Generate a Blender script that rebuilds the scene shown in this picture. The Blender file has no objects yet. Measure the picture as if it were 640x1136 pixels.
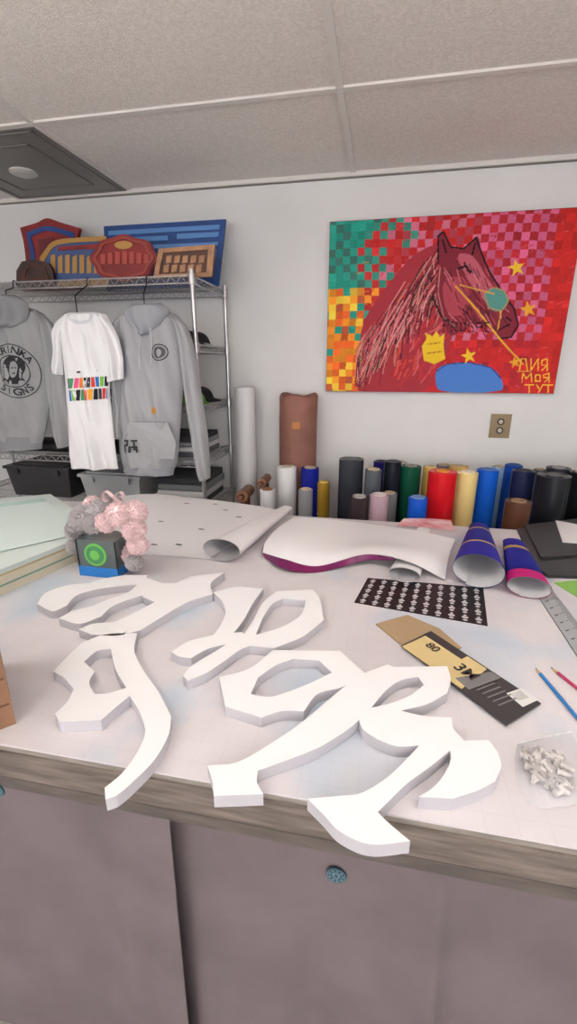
import bpy, math, random
import numpy as np
from mathutils import Vector, Matrix
from mathutils.geometry import delaunay_2d_cdt
from mathutils.bvhtree import BVHTree
random.seed(7); rng=np.random.RandomState(5)
scene=bpy.context.scene
scene.view_settings.view_transform='Standard'

# ---------------------------------------------------------------- survey / camera calibration
F=504.0; CAMZ=1.6
PSI=math.atan(0.2); PIT=math.radians(18.0)
sp,cp=math.sin(PSI),math.cos(PSI); st,ct=math.sin(PIT),math.cos(PIT)
FW=Vector((-sp*ct,cp*ct,-st)); RT=Vector((cp,sp,0)); UP=Vector((-sp*st,cp*st,ct))
def ray(u,v): return FW+RT*((u-320)/F)+UP*((568-v)/F)
def at_z(u,v,z):
    d=ray(u,v); return Vector((0,0,CAMZ))+d*((z-CAMZ)/d.z)
def at_y(u,v,y):
    d=ray(u,v); return Vector((0,0,CAMZ))+d*(y/d.y)
TZ=0.90; FZ=-0.22
WALL=3.0; CEIL=2.615

# ---------------------------------------------------------------- materials
def lin(c):
    r=[]
    for x in c[:3]:
        x=x/255.0
        r.append(x/12.92 if x<=0.04045 else ((x+0.055)/1.055)**2.4)
    return tuple(r)+(1.0,)
def mat(name,c,rough=0.6,metal=0.0,var=0.0,vscale=8,bump=0.0,bscale=60,c2=None,spec=0.5,alpha=1.0,emit=0,stretch=None):
    m=bpy.data.materials.new(name); m.use_nodes=True
    nt=m.node_tree; b=nt.nodes['Principled BSDF']
    b.inputs['Base Color'].default_value=lin(c)
    b.inputs['Roughness'].default_value=rough; b.inputs['Metallic'].default_value=metal
    b.inputs['Specular IOR Level'].default_value=spec
    if emit: 
        b.inputs['Emission Color'].default_value=lin(c); b.inputs['Emission Strength'].default_value=emit
    if alpha<1: b.inputs['Alpha'].default_value=alpha
    tc=nt.nodes.new('ShaderNodeTexCoord'); src=tc.outputs['Object']
    if stretch:
        mpn=nt.nodes.new('ShaderNodeMapping'); mpn.inputs['Scale'].default_value=stretch
        nt.links.new(src,mpn.inputs['Vector']); src=mpn.outputs['Vector']
    if var>0 or c2:
        n=nt.nodes.new('ShaderNodeTexNoise'); n.inputs['Scale'].default_value=vscale; n.inputs['Detail'].default_value=4
        nt.links.new(src,n.inputs['Vector'])
        r=nt.nodes.new('ShaderNodeValToRGB')
        r.color_ramp.elements[0].position=0.35; r.color_ramp.elements[1].position=0.68
        if c2 is None:
            c2=tuple(max(0,min(255,x*(1-var))) for x in c)
        r.color_ramp.elements[0].color=lin(c2); r.color_ramp.elements[1].color=lin(c)
        nt.links.new(n.outputs['Fac'],r.inputs['Fac']); nt.links.new(r.outputs['Color'],b.inputs['Base Color'])
    if bump>0:
        n=nt.nodes.new('ShaderNodeTexNoise'); n.inputs['Scale'].default_value=bscale; n.inputs['Detail'].default_value=3
        nt.links.new(src,n.inputs['Vector'])
        bp=nt.nodes.new('ShaderNodeBump'); bp.inputs['Strength'].default_value=bump; bp.inputs['Distance'].default_value=0.01
        nt.links.new(n.outputs['Fac'],bp.inputs['Height']); nt.links.new(bp.outputs['Normal'],b.inputs['Normal'])
    return m
def vcmat(name,rough=0.7,bump=0.0,bscale=200,spec=0.4):
    m=mat(name,(200,200,200),rough,bump=bump,bscale=bscale,spec=spec)
    nt=m.node_tree; a=nt.nodes.new('ShaderNodeAttribute'); a.attribute_name='Col'
    nt.links.new(a.outputs['Color'],nt.nodes['Principled BSDF'].inputs['Base Color'])
    return m

# ---------------------------------------------------------------- mesh helpers
class MB:
    def __init__(s): s.v=[]; s.f=[]; s.mi=[]; s.sm=[]; s.mats=[]
    def m(s,mt):
        if mt not in s.mats: s.mats.append(mt)
        return s.mats.index(mt)
    def add(s,vs,fs,mt,smooth=False):
        o=len(s.v); s.v+= [tuple(x) for x in vs]; k=s.m(mt)
        for f in fs: s.f.append([i+o for i in f]); s.mi.append(k); s.sm.append(smooth)
    def hexa(s,b,t,mt):
        s.add(list(b)+list(t),[[3,2,1,0],[4,5,6,7],[0,1,5,4],[1,2,6,5],[2,3,7,6],[3,0,4,7]],mt)
    def box(s,a,b,mt):
        x0,y0,z0=a;x1,y1,z1=b
        s.hexa([(x0,y0,z0),(x1,y0,z0),(x1,y1,z0),(x0,y1,z0)],[(x0,y0,z1),(x1,y0,z1),(x1,y1,z1),(x0,y1,z1)],mt)
    def tube(s,p0,p1,r,mt,seg=8,r2=None,caps=True):
        p0=Vector(p0);p1=Vector(p1); d=(p1-p0)
        if d.length<1e-6: return
        d.normalize(); a=d.orthogonal().normalized(); b=d.cross(a); r2=r if r2 is None else r2
        vs=[]
        for (p,rr) in ((p0,r),(p1,r2)):
            for i in range(seg):
                t=2*math.pi*i/seg; vs.append(p+(a*math.cos(t)+b*math.sin(t))*rr)
        s.add(vs,[[i,(i+1)%seg,seg+(i+1)%seg,seg+i] for i in range(seg)],mt,True)
        if caps:
            s.add(vs[:seg],[list(range(seg))[::-1]],mt); s.add(vs[seg:],[list(range(seg))],mt)
    def path(s,pts,r,mt,seg=6):
        for a,b in zip(pts[:-1],pts[1:]): s.tube(a,b,r,mt,seg)
    def lathe(s,c,prof,mt,seg=28,sx=1,sy=1,smooth=True):
        c=Vector(c)
        for (r0,z0),(r1,z1) in zip(prof[:-1],prof[1:]):
            vs=[]
            for (r,z) in ((r0,z0),(r1,z1)):
                for i in range(seg):
                    t=2*math.pi*i/seg; vs.append(c+Vector((r*math.cos(t)*sx,r*math.sin(t)*sy,z)))
            s.add(vs,[[i,(i+1)%seg,seg+(i+1)%seg,seg+i] for i in range(seg)],mt,smooth)
    def grid(s,P,mt,smooth=True):
        n=len(P);m=len(P[0]); vs=[p for row in P for p in row]; fs=[]
        for i in range(n-1):
            for j in range(m-1): fs.append([i*m+j,i*m+j+1,(i+1)*m+j+1,(i+1)*m+j])
        s.add(vs,fs,mt,smooth)
    def build(s,name,parent=None,colors=None):
        me=bpy.data.meshes.new(name); me.from_pydata(s.v,[],s.f)
        for m_ in s.mats: me.materials.append(m_)
        me.polygons.foreach_set('material_index',s.mi); me.polygons.foreach_set('use_smooth',s.sm)
        if colors is not None:
            at=me.attributes.new('Col','FLOAT_COLOR','POINT')
            at.data.foreach_set('color',np.asarray(colors,dtype=np.float32).ravel())
        me.update()
        o=bpy.data.objects.new(name,me); scene.collection.objects.link(o)
        if parent: o.parent=parent
        return o
def empty(name):
    o=bpy.data.objects.new(name,None); scene.collection.objects.link(o); o.empty_display_size=0.05; return o

def smooth_closed(pts,n=6,closed=True):
    out=[];N=len(pts)
    P=[Vector((p[0],p[1])) for p in pts]; C=[len(p)>2 for p in pts]
    rngN=N if closed else N-1
    for i in range(rngN):
        p1=P[i];p2=P[(i+1)%N];p0=P[(i-1)%N] if (closed or i>0) else p1;p3=P[(i+2)%N] if (closed or i<N-2) else p2
        L=(p2-p1).length
        def tan(a,b,c):
            d=(c-a)
            if d.length<1e-9: return d
            return d.normalized()*L
        m1=(p2-p1) if C[i] else tan(p0,p1,p2)*0.9
        m2=(p2-p1) if C[(i+1)%N] else tan(p1,p2,p3)*0.9
        if C[i] and C[(i+1)%N]: out.append(p1); continue
        for k in range(n):
            t=k/n; t2=t*t;t3=t2*t
            out.append(p1*(2*t3-3*t2+1)+m1*(t3-2*t2+t)+p2*(-2*t3+3*t2)+m2*(t3-t2))
    if not closed: out.append(P[-1])
    return out
def inside(pt,poly):
    x,y=pt;c=False;n=len(poly);j=n-1
    for i in range(n):
        xi,yi=poly[i][:2];xj,yj=poly[j][:2]
        if (yi>y)!=(yj>y) and x<(xj-xi)*(y-yi)/(yj-yi)+xi: c=not c
        j=i
    return c
def region(solids,holes=()):
    vs=[];es=[]
    for p in list(solids)+list(holes):
        o=len(vs);n=len(p); vs+= [Vector((q[0],q[1])) for q in p]; es+=[(o+i,o+(i+1)%n) for i in range(n)]
    r=delaunay_2d_cdt(vs,es,[],0,1e-6)
    V=r[0];T=[]
    S=[[(q[0],q[1]) for q in p] for p in solids];H=[[(q[0],q[1]) for q in p] for p in holes]
    for f in r[2]:
        c=((V[f[0]].x+V[f[1]].x+V[f[2]].x)/3,(V[f[0]].y+V[f[1]].y+V[f[2]].y)/3)
        if any(inside(c,p) for p in S) and not any(inside(c,p) for p in H):
            a,b,d=[V[i] for i in f]
            if (b-a).cross(d-a)<0: f=list(f)[::-1]
            T.append(list(f))
    E={}
    for f in T:
        for i in range(3): E[(f[i],f[(i+1)%3])]=1
    B=[e for e in E if (e[1],e[0]) not in E]
    return V,T,B
def extrude_region(mb,reg,ftop,fbot,mt,mside=None,back=True):
    V,T,B=reg; top=[ftop(v) for v in V]; bot=[fbot(v) for v in V]
    mb.add(top,T,mt)
    if back: mb.add(bot,[t[::-1] for t in T],mside or mt)
    vs=[];fs=[]
    for a,b in B:
        o=len(vs); vs+=[bot[a],bot[b],top[b],top[a]]; fs.append([o,o+1,o+2,o+3])
    mb.add(vs,fs,mside or mt)
def unwrap(h):
    if h and isinstance(h[0][0][0],(tuple,list)): return h[0]
    return h
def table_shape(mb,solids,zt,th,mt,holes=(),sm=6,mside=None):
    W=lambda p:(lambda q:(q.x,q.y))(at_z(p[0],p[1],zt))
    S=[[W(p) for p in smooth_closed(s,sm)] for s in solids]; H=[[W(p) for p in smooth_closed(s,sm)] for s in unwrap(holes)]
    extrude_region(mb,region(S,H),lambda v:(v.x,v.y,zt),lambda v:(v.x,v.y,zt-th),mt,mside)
def wall_shape(mb,solids,y,th,mt,holes=(),sm=5,mside=None):
    W=lambda p:(lambda q:(q.x,q.z))(at_y(p[0],p[1],y))
    S=[[W(p) for p in smooth_closed(s,sm)] for s in solids]; H=[[W(p) for p in smooth_closed(s,sm)] for s in unwrap(holes)]
    extrude_region(mb,region(S,H),lambda v:(v.x,y,v.y),lambda v:(v.x,y+th,v.y),mt,mside)
def C4(*p): return [(a,b,1) for a,b in p]
def ell(cx,cy,rx,ry,n=20): return [(cx+rx*math.cos(2*math.pi*i/n),cy+ry*math.sin(2*math.pi*i/n),1) for i in range(n)]

def text_mesh(txt,size,extr=0.0):
    cu=bpy.data.curves.new('t','FONT'); cu.body=txt; cu.size=size; cu.extrude=extr; cu.align_x='CENTER'; cu.align_y='CENTER'; cu.offset=size*.018
    ob=bpy.data.objects.new('t',cu); scene.collection.objects.link(ob)
    dg=bpy.context.evaluated_depsgraph_get(); me=bpy.data.meshes.new_from_object(ob.evaluated_get(dg))
    vs=[v.co.copy() for v in me.vertices]; fs=[list(p.vertices) for p in me.polygons]
    bpy.data.objects.remove(ob); bpy.data.meshes.remove(me)
    return vs,fs

def cr(P,n):
    P=[Vector(p) for p in P]; out=[]
    N=len(P)
    for k in range(n+1):
        t=k/n*(N-1); i=min(int(t),N-2); f=t-i
        p1=P[i];p2=P[i+1];p0=P[i-1] if i>0 else p1*2-p2;p3=P[i+2] if i<N-2 else p2*2-p1
        out.append(0.5*((2*p1)+(p2-p0)*f+(2*p0-5*p1+4*p2-p3)*f*f+(3*p1-p0-3*p2+p3)*f**3))
    return out
def loft_pts(rows,nr,nc):
    R=[cr(r,nc) for r in rows]
    cols=[cr([R[i][j] for i in range(len(R))],nr) for j in range(nc+1)]
    return [[cols[j][i] for j in range(nc+1)] for i in range(nr+1)]

# ---------------------------------------------------------------- painter (world XZ) -> vertex colours
class Paint:
    def __init__(s,x0,x1,z0,z1,nx,nz):
        s.X,s.Z=np.meshgrid(np.linspace(x0,x1,nx),np.linspace(z0,z1,nz)); s.C=np.zeros((nz,nx,3)); s.nx=nx;s.nz=nz
    def poly(s,pts,col,a=1.0):
        m=np.zeros(s.X.shape,bool);n=len(pts);j=n-1
        for i in range(n):
            xi,zi=pts[i][:2];xj,zj=pts[j][:2]
            if zi!=zj:
                c=((zi>s.Z)!=(zj>s.Z))&(s.X<(xj-xi)*(s.Z-zi)/(zj-zi)+xi); m^=c
            j=i
        s.C[m]=s.C[m]*(1-a)+np.array(col)*a
    def stroke(s,pts,w,col,a=1.0):
        m=np.zeros(s.X.shape,bool)
        for (x0,z0),(x1,z1) in zip(pts[:-1],pts[1:]):
            dx,dz=x1-x0,z1-z0;L=dx*dx+dz*dz+1e-12
            t=np.clip(((s.X-x0)*dx+(s.Z-z0)*dz)/L,0,1)
            m|=((s.X-x0-t*dx)**2+(s.Z-z0-t*dz)**2)<(w/2)**2
        s.C[m]=s.C[m]*(1-a)+np.array(col)*a
    def cols(s):
        c=np.clip(s.C,0,255)/255.0; l=np.where(c<=0.04045,c/12.92,((c+0.055)/1.055)**2.4)
        return np.concatenate([l.reshape(-1,3),np.ones((s.nx*s.nz,1))],1)

# ================================================================ ROOM
M_wall=mat('wall_paint',(229,229,229),0.85,var=0.03,vscale=2,bump=0.05,bscale=180)
M_ceil=mat('ceiling_tile',(238,233,228),0.95,c2=(222,216,210),vscale=95,bump=0.5,bscale=220)
M_tbar=mat('ceiling_grid_metal',(222,218,214),0.5)
M_floor=mat('floor_concrete',(172,167,162),0.6,var=0.12,vscale=3)
X0,X1,Y0=-3.4,2.9,-3.2
def room_box(name,a,b,m):
    mb=MB(); mb.box(a,b,m); return mb.build(name)
room_box('floor',(X0-.1,Y0-.1,FZ-.1),(X1+.1,WALL+.1,FZ),M_floor)
room_box('wall_back',(X0-.1,WALL,FZ),(X1+.1,WALL+.1,CEIL),M_wall)
room_box('wall_left',(X0-.1,Y0,FZ),(X0,WALL,CEIL),M_wall)
room_box('wall_right',(X1,Y0,FZ),(X1+.1,WALL,CEIL),M_wall)
room_box('ceiling',(X0-.1,Y0-.1,CEIL),(X1+.1,WALL+.1,CEIL+.1),M_ceil)
WX0,WX1,WZ0,WZ1=-2.6,2.1,.75,2.25
mb=MB()
mb.box((X0-.1,Y0-.1,FZ),(X1+.1,Y0,WZ0),M_wall); mb.box((X0-.1,Y0-.1,WZ1),(X1+.1,Y0,CEIL),M_wall)
mb.box((X0-.1,Y0-.1,WZ0),(WX0,Y0,WZ1),M_wall); mb.box((WX1,Y0-.1,WZ0),(X1+.1,Y0,WZ1),M_wall)
mb.build('wall_front')
M_fr=mat('light_frame',(230,230,230),.5)
M_winfill=mat('fill_window_glow',(248,247,250),.5,emit=5.0)
mb=MB(); mb.box((WX0,Y0-.06,WZ0),(WX1,Y0-.05,WZ1),M_winfill)  # unseen window, added as a glowing panel to light back wall and curtain
for x in np.linspace(WX0,WX1,5): mb.box((x-.03,Y0-.05,WZ0),(x+.03,Y0+.01,WZ1),M_fr)
for z in (WZ0,WZ1-.05): mb.box((WX0,Y0-.05,z),(WX1,Y0+.01,z+.05),M_fr)
mb.build('added_fill_window_1')
mb=MB()
xs=[-2.935,-1.583,-.231,1.121,2.473]
ys=[2.168-.676*i for i in range(8)]
for x in xs: mb.box((x-.014,Y0,CEIL-.008),(x+.014,WALL,CEIL+.001),M_tbar)
for y in ys: mb.box((X0,y-.014,CEIL-.0085),(X1,y+.014,CEIL+.001),M_tbar)
mb.box((-2.36-.014,2.168,CEIL-.008),(-2.36+.014,WALL,CEIL+.001),M_tbar)
mb.box((X0,WALL-.022,CEIL-.022),(X1,WALL,CEIL+.001),M_tbar)
mb.build('trim_ceiling_grid')
mb=MB()
M_gap=mat('shadow_gap',(120,116,112),0.9)
mb.box((X0,WALL-.008,CEIL-.028),(X1,WALL,CEIL-.022),M_gap)  # solid strip; the shade line under the ceiling is in its grey colour
mb.build('wall_shade_strip')
M_base=mat('baseboard',(90,88,86),0.6)
room_box('baseboard_back',(X0,WALL-.012,FZ),(X1,WALL,FZ+.1),M_base)
mb=MB(); M_vent=mat('vent_grey',(122,118,115),0.4,var=.12,vscale=3); M_ventd=mat('vent_dark',(112,109,107),0.5)
mb.box((-2.345,2.183,CEIL-.012),(-1.598,2.975,CEIL-.002),M_vent)
for k in (.4,2.2):
    a=.06*k
    x0,x1,y0,y1=-2.345+a,-1.598-a,2.183+a,2.975-a
    for (p,q) in (((x0,y0),(x1,y0+.012)),((x0,y1-.012),(x1,y1)),((x0,y0),(x0+.012,y1)),((x1-.012,y0),(x1,y1))):
        mb.box((p[0],p[1],CEIL-.016),(q[0],q[1],CEIL-.011),M_ventd)
mb.lathe((-2.0,2.60,CEIL-.03),[(0.001,0),(.05,.002),(.07,.01),(.07,.02)],mat('vent_reflection',(200,198,194),.5))  # pale disc stands in for the light reflected on the panel
mb.build('ceiling_air_vent')
M_eu=mat('added_uplight_glow',(255,249,243),0.5,emit=21.5); M_ed=mat('added_downlight_glow',(255,250,245),0.5,emit=6.4)
for (x,y) in ((-1.75,.42),(1.05,.42),(-1.55,-1.7),(1.15,-1.7)):  # unseen hanging lamps, added to brighten the ceiling and the table
    mb=MB(); zz=CEIL-.42
    mb.box((x-1.1,y-.10,zz),(x+1.1,y+.10,zz+.05),M_fr)
    mb.box((x-1.09,y-.09,zz+.0501),(x+1.09,y+.09,zz+.054),M_eu)
    mb.box((x-1.09,y-.09,zz-.004),(x+1.09,y+.09,zz-.0001),M_ed)
    for dx in (-.9,.9): mb.tube((x+dx,y,zz+.05),(x+dx,y,CEIL),.003,M_fr,6)
    mb.build('added_fill_pendant')

# ================================================================ PAINTING
py=WALL-.035
xa,xb,za,zb=-.350,.972,CAMZ-.160,CAMZ+.772
pp=Paint(xa,xb,za,zb,380,270)
def W(u,v):
    q=at_y(u,v,py); return (q.x,q.z)
cell=.0415
ci=np.floor((pp.X-xa+.006*np.sin(pp.Z*9))/cell).astype(int)+1; cj=np.floor((pp.Z-za+.006*np.sin(pp.X*8))/cell).astype(int)+1
nxc,nzc=ci.max()+1,cj.max()+1
base=np.zeros((nzc,nxc,3))
for j in range(nzc):
    for i in range(nxc):
        fx=i/nxc; fz=j/nzc; chk=(i+j)%2; r=rng.rand()
        edge=.19+.17*fz+.05*rng.randn()
        if fx<edge*.55: c=(40,158,138) if (chk or r<.4) else ((200,96,60) if fz<.6 else (70,120,110))
        elif fx<edge: c=(60,150,132) if chk else (196,52,52)
        elif fx<.62 and fz>.3: c=(200,40,42) if chk else ((210,114,140) if r<.6 else (186,66,80))
        elif fx<.93 and fz>.3: c=(192,44,54) if chk else (210,98,138)
        else: c=(206,42,42) if r<.6 else (192,42,52)
        if fx<.20-.10*max(0,fz-.35)*3 and fz<.62 and r<.82: c=[(246,150,40),(246,204,66),(234,104,40)][rng.randint(3)]
        elif fx<.36 and fz<.62 and (chk and r<.75): c=[(240,150,50),(232,110,50)][rng.randint(2)]
        if fx>.9: c=(204,42,40)
        base[j,i]=np.array(c)*(1+.06*rng.randn())
pp.C=base[cj,ci]+rng.randn(pp.nz,pp.nx,1)*5
def ws(pts): return [W(*p) for p in pts]
def wsm(pts): return [W(p.x,p.y) for p in smooth_closed(pts,4)]
for k in range(300):
    u=rng.uniform(365,640);v=rng.uniform(236,436)
    c=[(214,70,56),(184,34,42),(166,36,52),(220,104,116)][rng.randint(4)]
    if u<400 and v<330: c=(40,140,125)
    elif u<410: c=(240,170,60)
    pp.stroke(ws([(u,v),(u+rng.uniform(-7,7),v+rng.uniform(-4,4))]),.006,c,.5)
neck=[(497,268),(480,272),(458,284),(440,304),(424,324),(408,348),(400,372),(402,400),(398,433),(470,433),(486,410),(497,388),(506,360),(520,340),(515,300)]
pp.poly(wsm(neck),(172,52,64))
for k in range(80):
    u=rng.uniform(425,490);v=rng.uniform(330,428)
    c=[(206,50,58),(216,100,104),(176,42,56),(224,80,60)][rng.randint(4)]
    pp.stroke(ws([(u,v),(u+rng.uniform(0,20),v+rng.uniform(-22,-5))]),.012,c,.8)
for k in range(260):
    t=rng.rand(); u=488-88*t+rng.uniform(-4,40)*(1-.3*t); v=276+100*t+rng.uniform(-8,16)
    L=rng.uniform(22,58)
    c=[(86,28,42),(122,34,50),(216,120,130),(230,156,152),(200,70,78),(56,20,32),(178,136,112)][rng.randint(7)]
    pts=[(u,v),(u-L*.28,v+L*.45),(u-L*.42+rng.uniform(-6,6),v+L)]
    pts=[(max(a,394+rng.uniform(0,6)),min(b,434)) for a,b in pts]
    pp.stroke(ws(pts),.0065*rng.uniform(.5,1.2),c,.9)
head=[(487,292),(486,262),(492,257),(500,274),(514,276),(524,268),(530,262),(534,280),(542,300),(556,322),(570,342),(575,360),(567,374),(553,376),(545,366),(528,360),(514,366),(500,372),(489,350),(483,320)]
pp.poly(wsm(head),(134,40,56))
pp.poly(wsm([(508,284),(524,284),(540,308),(560,336),(556,344),(538,334),(520,312)]),(196,96,112))
pp.poly(wsm([(494,310),(510,308),(520,326),(516,346),(500,350),(492,332)]),(178,70,84))
for k in range(120):
    u=rng.uniform(492,558);v=rng.uniform(282,362)
    if not inside((u,v),head): continue
    c=[(76,24,40),(196,76,92),(220,130,140),(52,18,32),(176,56,68)][rng.randint(5)]
    pp.stroke(ws([(u,v),(u+rng.uniform(3,9),v+rng.uniform(6,14))]),.005,c,.85)
for seg in ([(486,292),(486,262),(492,257),(500,274),(514,276),(528,264),(534,280),(542,300),(556,322),(570,342),(575,360),(567,374),(553,376)],[(505,362),(489,350),(480,330)],[(553,366),(565,360)],[(562,352),(567,356)],[(491,266),(495,280)],[(527,270),(524,282)]):
    pp.stroke(ws(seg),.009,(26,10,22))
pp.stroke(ws([(508,298),(517,295),(522,302)]),.010,(20,10,18))
pp.poly(wsm([(537,326),(548,319),(560,323),(564,334),(556,345),(543,342)]),(88,150,142))
pp.stroke(ws([(537,326),(548,319),(560,323),(564,334),(556,345),(543,342),(537,326)]),.005,(190,150,70))
pp.stroke(ws([(506,318),(530,345),(556,378),(580,404)]),.009,(236,180,60))
pp.stroke(ws([(510,316),(548,326)]),.006,(226,172,60)); pp.stroke(ws([(556,345),(552,366)]),.006,(226,172,60))
pp.stroke(ws([(488,296),(486,325),(492,352),(505,362)]),.006,(225,180,160),.6)
pp.poly(wsm([(484,412),(496,404),(520,402),(545,408),(556,420),(556,433),(488,433)]),(78,130,210))
pp.stroke(ws([(484,412),(496,404),(520,402),(545,408),(556,420)]),.006,(40,60,130))
pp.poly(ws([(470,400),(468,384),(473,376),(472,369),(480,373),(484,367),(488,374),(493,370),(492,386),(494,398),(482,404)]),(240,200,44))
pp.stroke(ws([(474,382),(488,380)]),.005,(170,100,20)); pp.stroke(ws([(474,392),(490,390)]),.005,(170,100,20))
def star(u,v,r,c):
    pts=[]
    for i in range(10):
        a=math.pi/2+i*math.pi/5+.2; rr=r if i%2==0 else r*.4
        pts.append((u+rr*math.cos(a),v-rr*math.sin(a)))
    pp.poly(ws(pts),c)
star(573,297,10,(244,200,50)); star(586,343,10,(238,170,48)); star(520,395,9,(244,204,50)); star(571,402,7,(232,170,44))
def letters(seq,w,c):
    for s_ in seq: pp.stroke(ws(s_),w,c)
letters([[(576,411),(578,398),(583,398),(585,411)],[(574,412),(588,412)],[(589,398),(589,411),(597,398),(597,411)],[(607,411),(607,398),(601,400),(601,405),(607,405),(601,411)],
 [(579,424),(580,414),(584,420),(589,414),(590,424)],[(594,416),(599,416),(599,423),(594,423),(594,416)],[(609,424),(609,414),(603,416),(603,419),(609,419),(604,424)],
 [(582,427),(592,427)],[(587,427),(587,436)],[(595,427),(598,431)],[(602,427),(597,436)],[(603,427),(613,427)],[(608,427),(608,436)]],.006,(244,192,60))
letters([[(492,368),(492,355),(498,355),(498,361),(493,361)],[(501,368),(501,357),(507,358),(506,363),(502,363),(507,368)],[(511,358),(516,358),(516,367),(511,367),(511,358)],[(525,358),(520,358),(520,362),(525,363),(525,368),(519,368)],[(529,368),(529,358),(535,358),(535,363),(530,363)],[(543,358),(538,358),(538,368),(543,368)]],.005,(20,10,14))
mb=MB()
vs=[(pp.X[j,i],py,pp.Z[j,i]) for j in range(pp.nz) for i in range(pp.nx)]
n=pp.nx; fs=[[j*n+i,j*n+i+1,(j+1)*n+i+1,(j+1)*n+i] for j in range(pp.nz-1) for i in range(n-1)]
mb.add(vs,fs,vcmat('acrylic_paint',0.6,bump=.15,bscale=90,spec=.2))
painting=empty('horse_painting')
mb.build('painted_canvas_face',painting,pp.cols())
mb=MB(); mb.box((xa-.002,py+.0008,za-.002),(xb+.002,WALL-.001,zb+.002),mat('canvas_edge',(128,44,40),.7)); mb.build('stretched_canvas_edge',painting)

M_brass=mat('brass_plate',(130,114,88),.4,.6); M_blk=mat('black_plastic',(24,24,26),.4)
o1=at_y(545,459,WALL); o2=at_y(564,486,WALL); mb=MB()
mb.box((o1.x,WALL-.006,o2.z),(o2.x,WALL,o1.z),M_brass)
cx=(o1.x+o2.x)/2; cz=(o1.z+o2.z)/2
M_ivory=mat('outlet_face',(196,186,164),.5)
for dz in (-.026,.026):
    mb.tube((cx,WALL-.006,cz+dz),(cx,WALL-.009,cz+dz),.021,M_blk,18)
    mb.tube((cx,WALL-.009,cz+dz),(cx,WALL-.010,cz+dz),.012,M_ivory,14)
    for sx in (-.005,.005): mb.box((cx+sx-.001,WALL-.011,cz+dz-.005),(cx+sx+.001,WALL-.010,cz+dz+.005),M_blk)
mb.build('electrical_outlet')

# ================================================================ RACK
M_chr=mat('chrome_wire',(190,190,192),.28,.85)
RX1,RX0,RF,RB=-.985,-2.72,2.42,2.93
mb=MB()
for x in (RX0,RX1):
    for y in (RF,RB):
        mb.tube((x,y,FZ),(x,y,2.06),.0125,M_chr,12)
        for k in range(26): mb.tube((x,y,FZ+.1+k*.08),(x,y,FZ+.104+k*.08),.0138,M_chr,10)
shelfz=[2.03,1.70,1.38,1.07,.78,.2]
for z in shelfz:
    for dz in (0,-.035):
        for y in (RF,RB): mb.tube((RX0,y,z+dz),(RX1,y,z+dz),.004,M_chr,6)
        for x in (RX0,RX1): mb.tube((x,RF,z+dz),(x,RB,z+dz),.004,M_chr,6)
    for y in (RF,RB):
        n=60
        pts=[(RX0+(RX1-RX0)*i/n,y,z-(.035 if i%2 else 0)) for i in range(n+1)]; mb.path(pts,.0022,M_chr,4)
    for x in (RX0,RX1):
        n=16; pts=[(x,RF+(RB-RF)*i/n,z-(.035 if i%2 else 0)) for i in range(n+1)]; mb.path(pts,.0022,M_chr,4)
    n=64
    for i in range(n): 
        x=RX0+(RX1-RX0)*(i+.5)/n; mb.tube((x,RF,z),(x,RB,z),.002,M_chr,4,caps=False)
    for y in (RF+.17,RF+.34): mb.tube((RX0,y,z-.004),(RX1,y,z-.004),.003,M_chr,5)
    for x in (RX0,RX1):
        for y in (RF,RB): mb.lathe((x,y,z-.045),[(.0126,0),(.02,.002),(.018,.055),(.0126,.056)],M_chr,12)
mb.build('wire_shelving_rack')

SZ=2.034
def flat_sign(name,y,th,parts):
    mb=MB()
    for i,(s,h,m,l) in enumerate(parts):
        wall_shape(mb,s,y-l,th if i==0 else l+.001,m,h,4)
    zmin=min(v[2] for v in mb.v); zmax=max(v[2] for v in mb.v); k=(zmax-SZ)/(zmax-zmin)
    mb.v=[(v[0],v[1],zmax-(zmax-v[2])*k) for v in mb.v]
    return mb.build(name)
M_navy=mat('sign_navy',(30,74,146),.5,var=.15); M_blue2=mat('sign_blue',(90,142,204),.5); M_red=mat('sign_red',(148,36,38),.5,var=.2); M_gold=mat('sign_gold',(176,134,72),.4,.3)
M_brown=mat('sign_walnut',(92,50,36),.5,var=.3,vscale=14); M_dk=mat('sign_dark',(70,46,42),.6,var=.3,vscale=14); M_tan=mat('sign_tan',(186,136,96),.5,var=.2,vscale=20)
M_slate=mat('sign_slateblue',(60,84,132),.5)
flat_sign('blue_sign_board',2.84,.02,[([C4((115,251),(250,243),(242,316),(118,322))],(),M_navy,0),
  ([C4((120,256),(244,249),(243,254),(120,261)),C4((122,264),(186,261),(186,266),(122,269)),C4((196,259),(243,257),(242,262),(196,265)),C4((150,272),(242,268),(241,272),(150,276)),C4((240,276),(236,306),(232,306),(236,276))],(),M_blue2,.004)])
flat_sign('shield_sign',2.74,.025,[([[(22,252,1),(40,247),(52,242),(66,246),(88,252,1),(85,266),(85,290),(88,316,1),(24,318,1),(28,290),(26,268)]],(),M_red,0),
  ([[(29,257,1),(52,250),(82,257,1),(79,275),(80,306,1),(32,307,1),(33,280)]],[[(34,261,1),(52,255),(77,261,1),(75,275),(75,302,1),(37,303,1),(38,280)]],M_navy,.005),
  ([C4((42,264),(58,262),(60,285),(44,287)),],(),mat('sign_maroon',(104,30,40),.5),.006)])
flat_sign('carved_blue_sign',2.64,.025,[([[(44,284,1),(58,268),(80,264),(118,262,1),(120,312,1),(40,316,1)]],(),M_slate,0),
  ([[(44,284,1),(58,268),(80,264),(118,262,1),(120,312,1),(40,316,1)]],[[(49,287,1),(60,273),(80,269),(113,267,1),(115,307,1),(45,311,1)]],M_gold,.006)]+
  [([C4((56+8*i,282+(i%2)*2),(61+8*i,281),(61+8*i,300),(56+8*i,301))],(),M_gold,.005) for i in range(7)]+
  [([C4((64,273),(108,270),(108,275),(64,277))],(),M_red,.005)])
bump=[]
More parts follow.
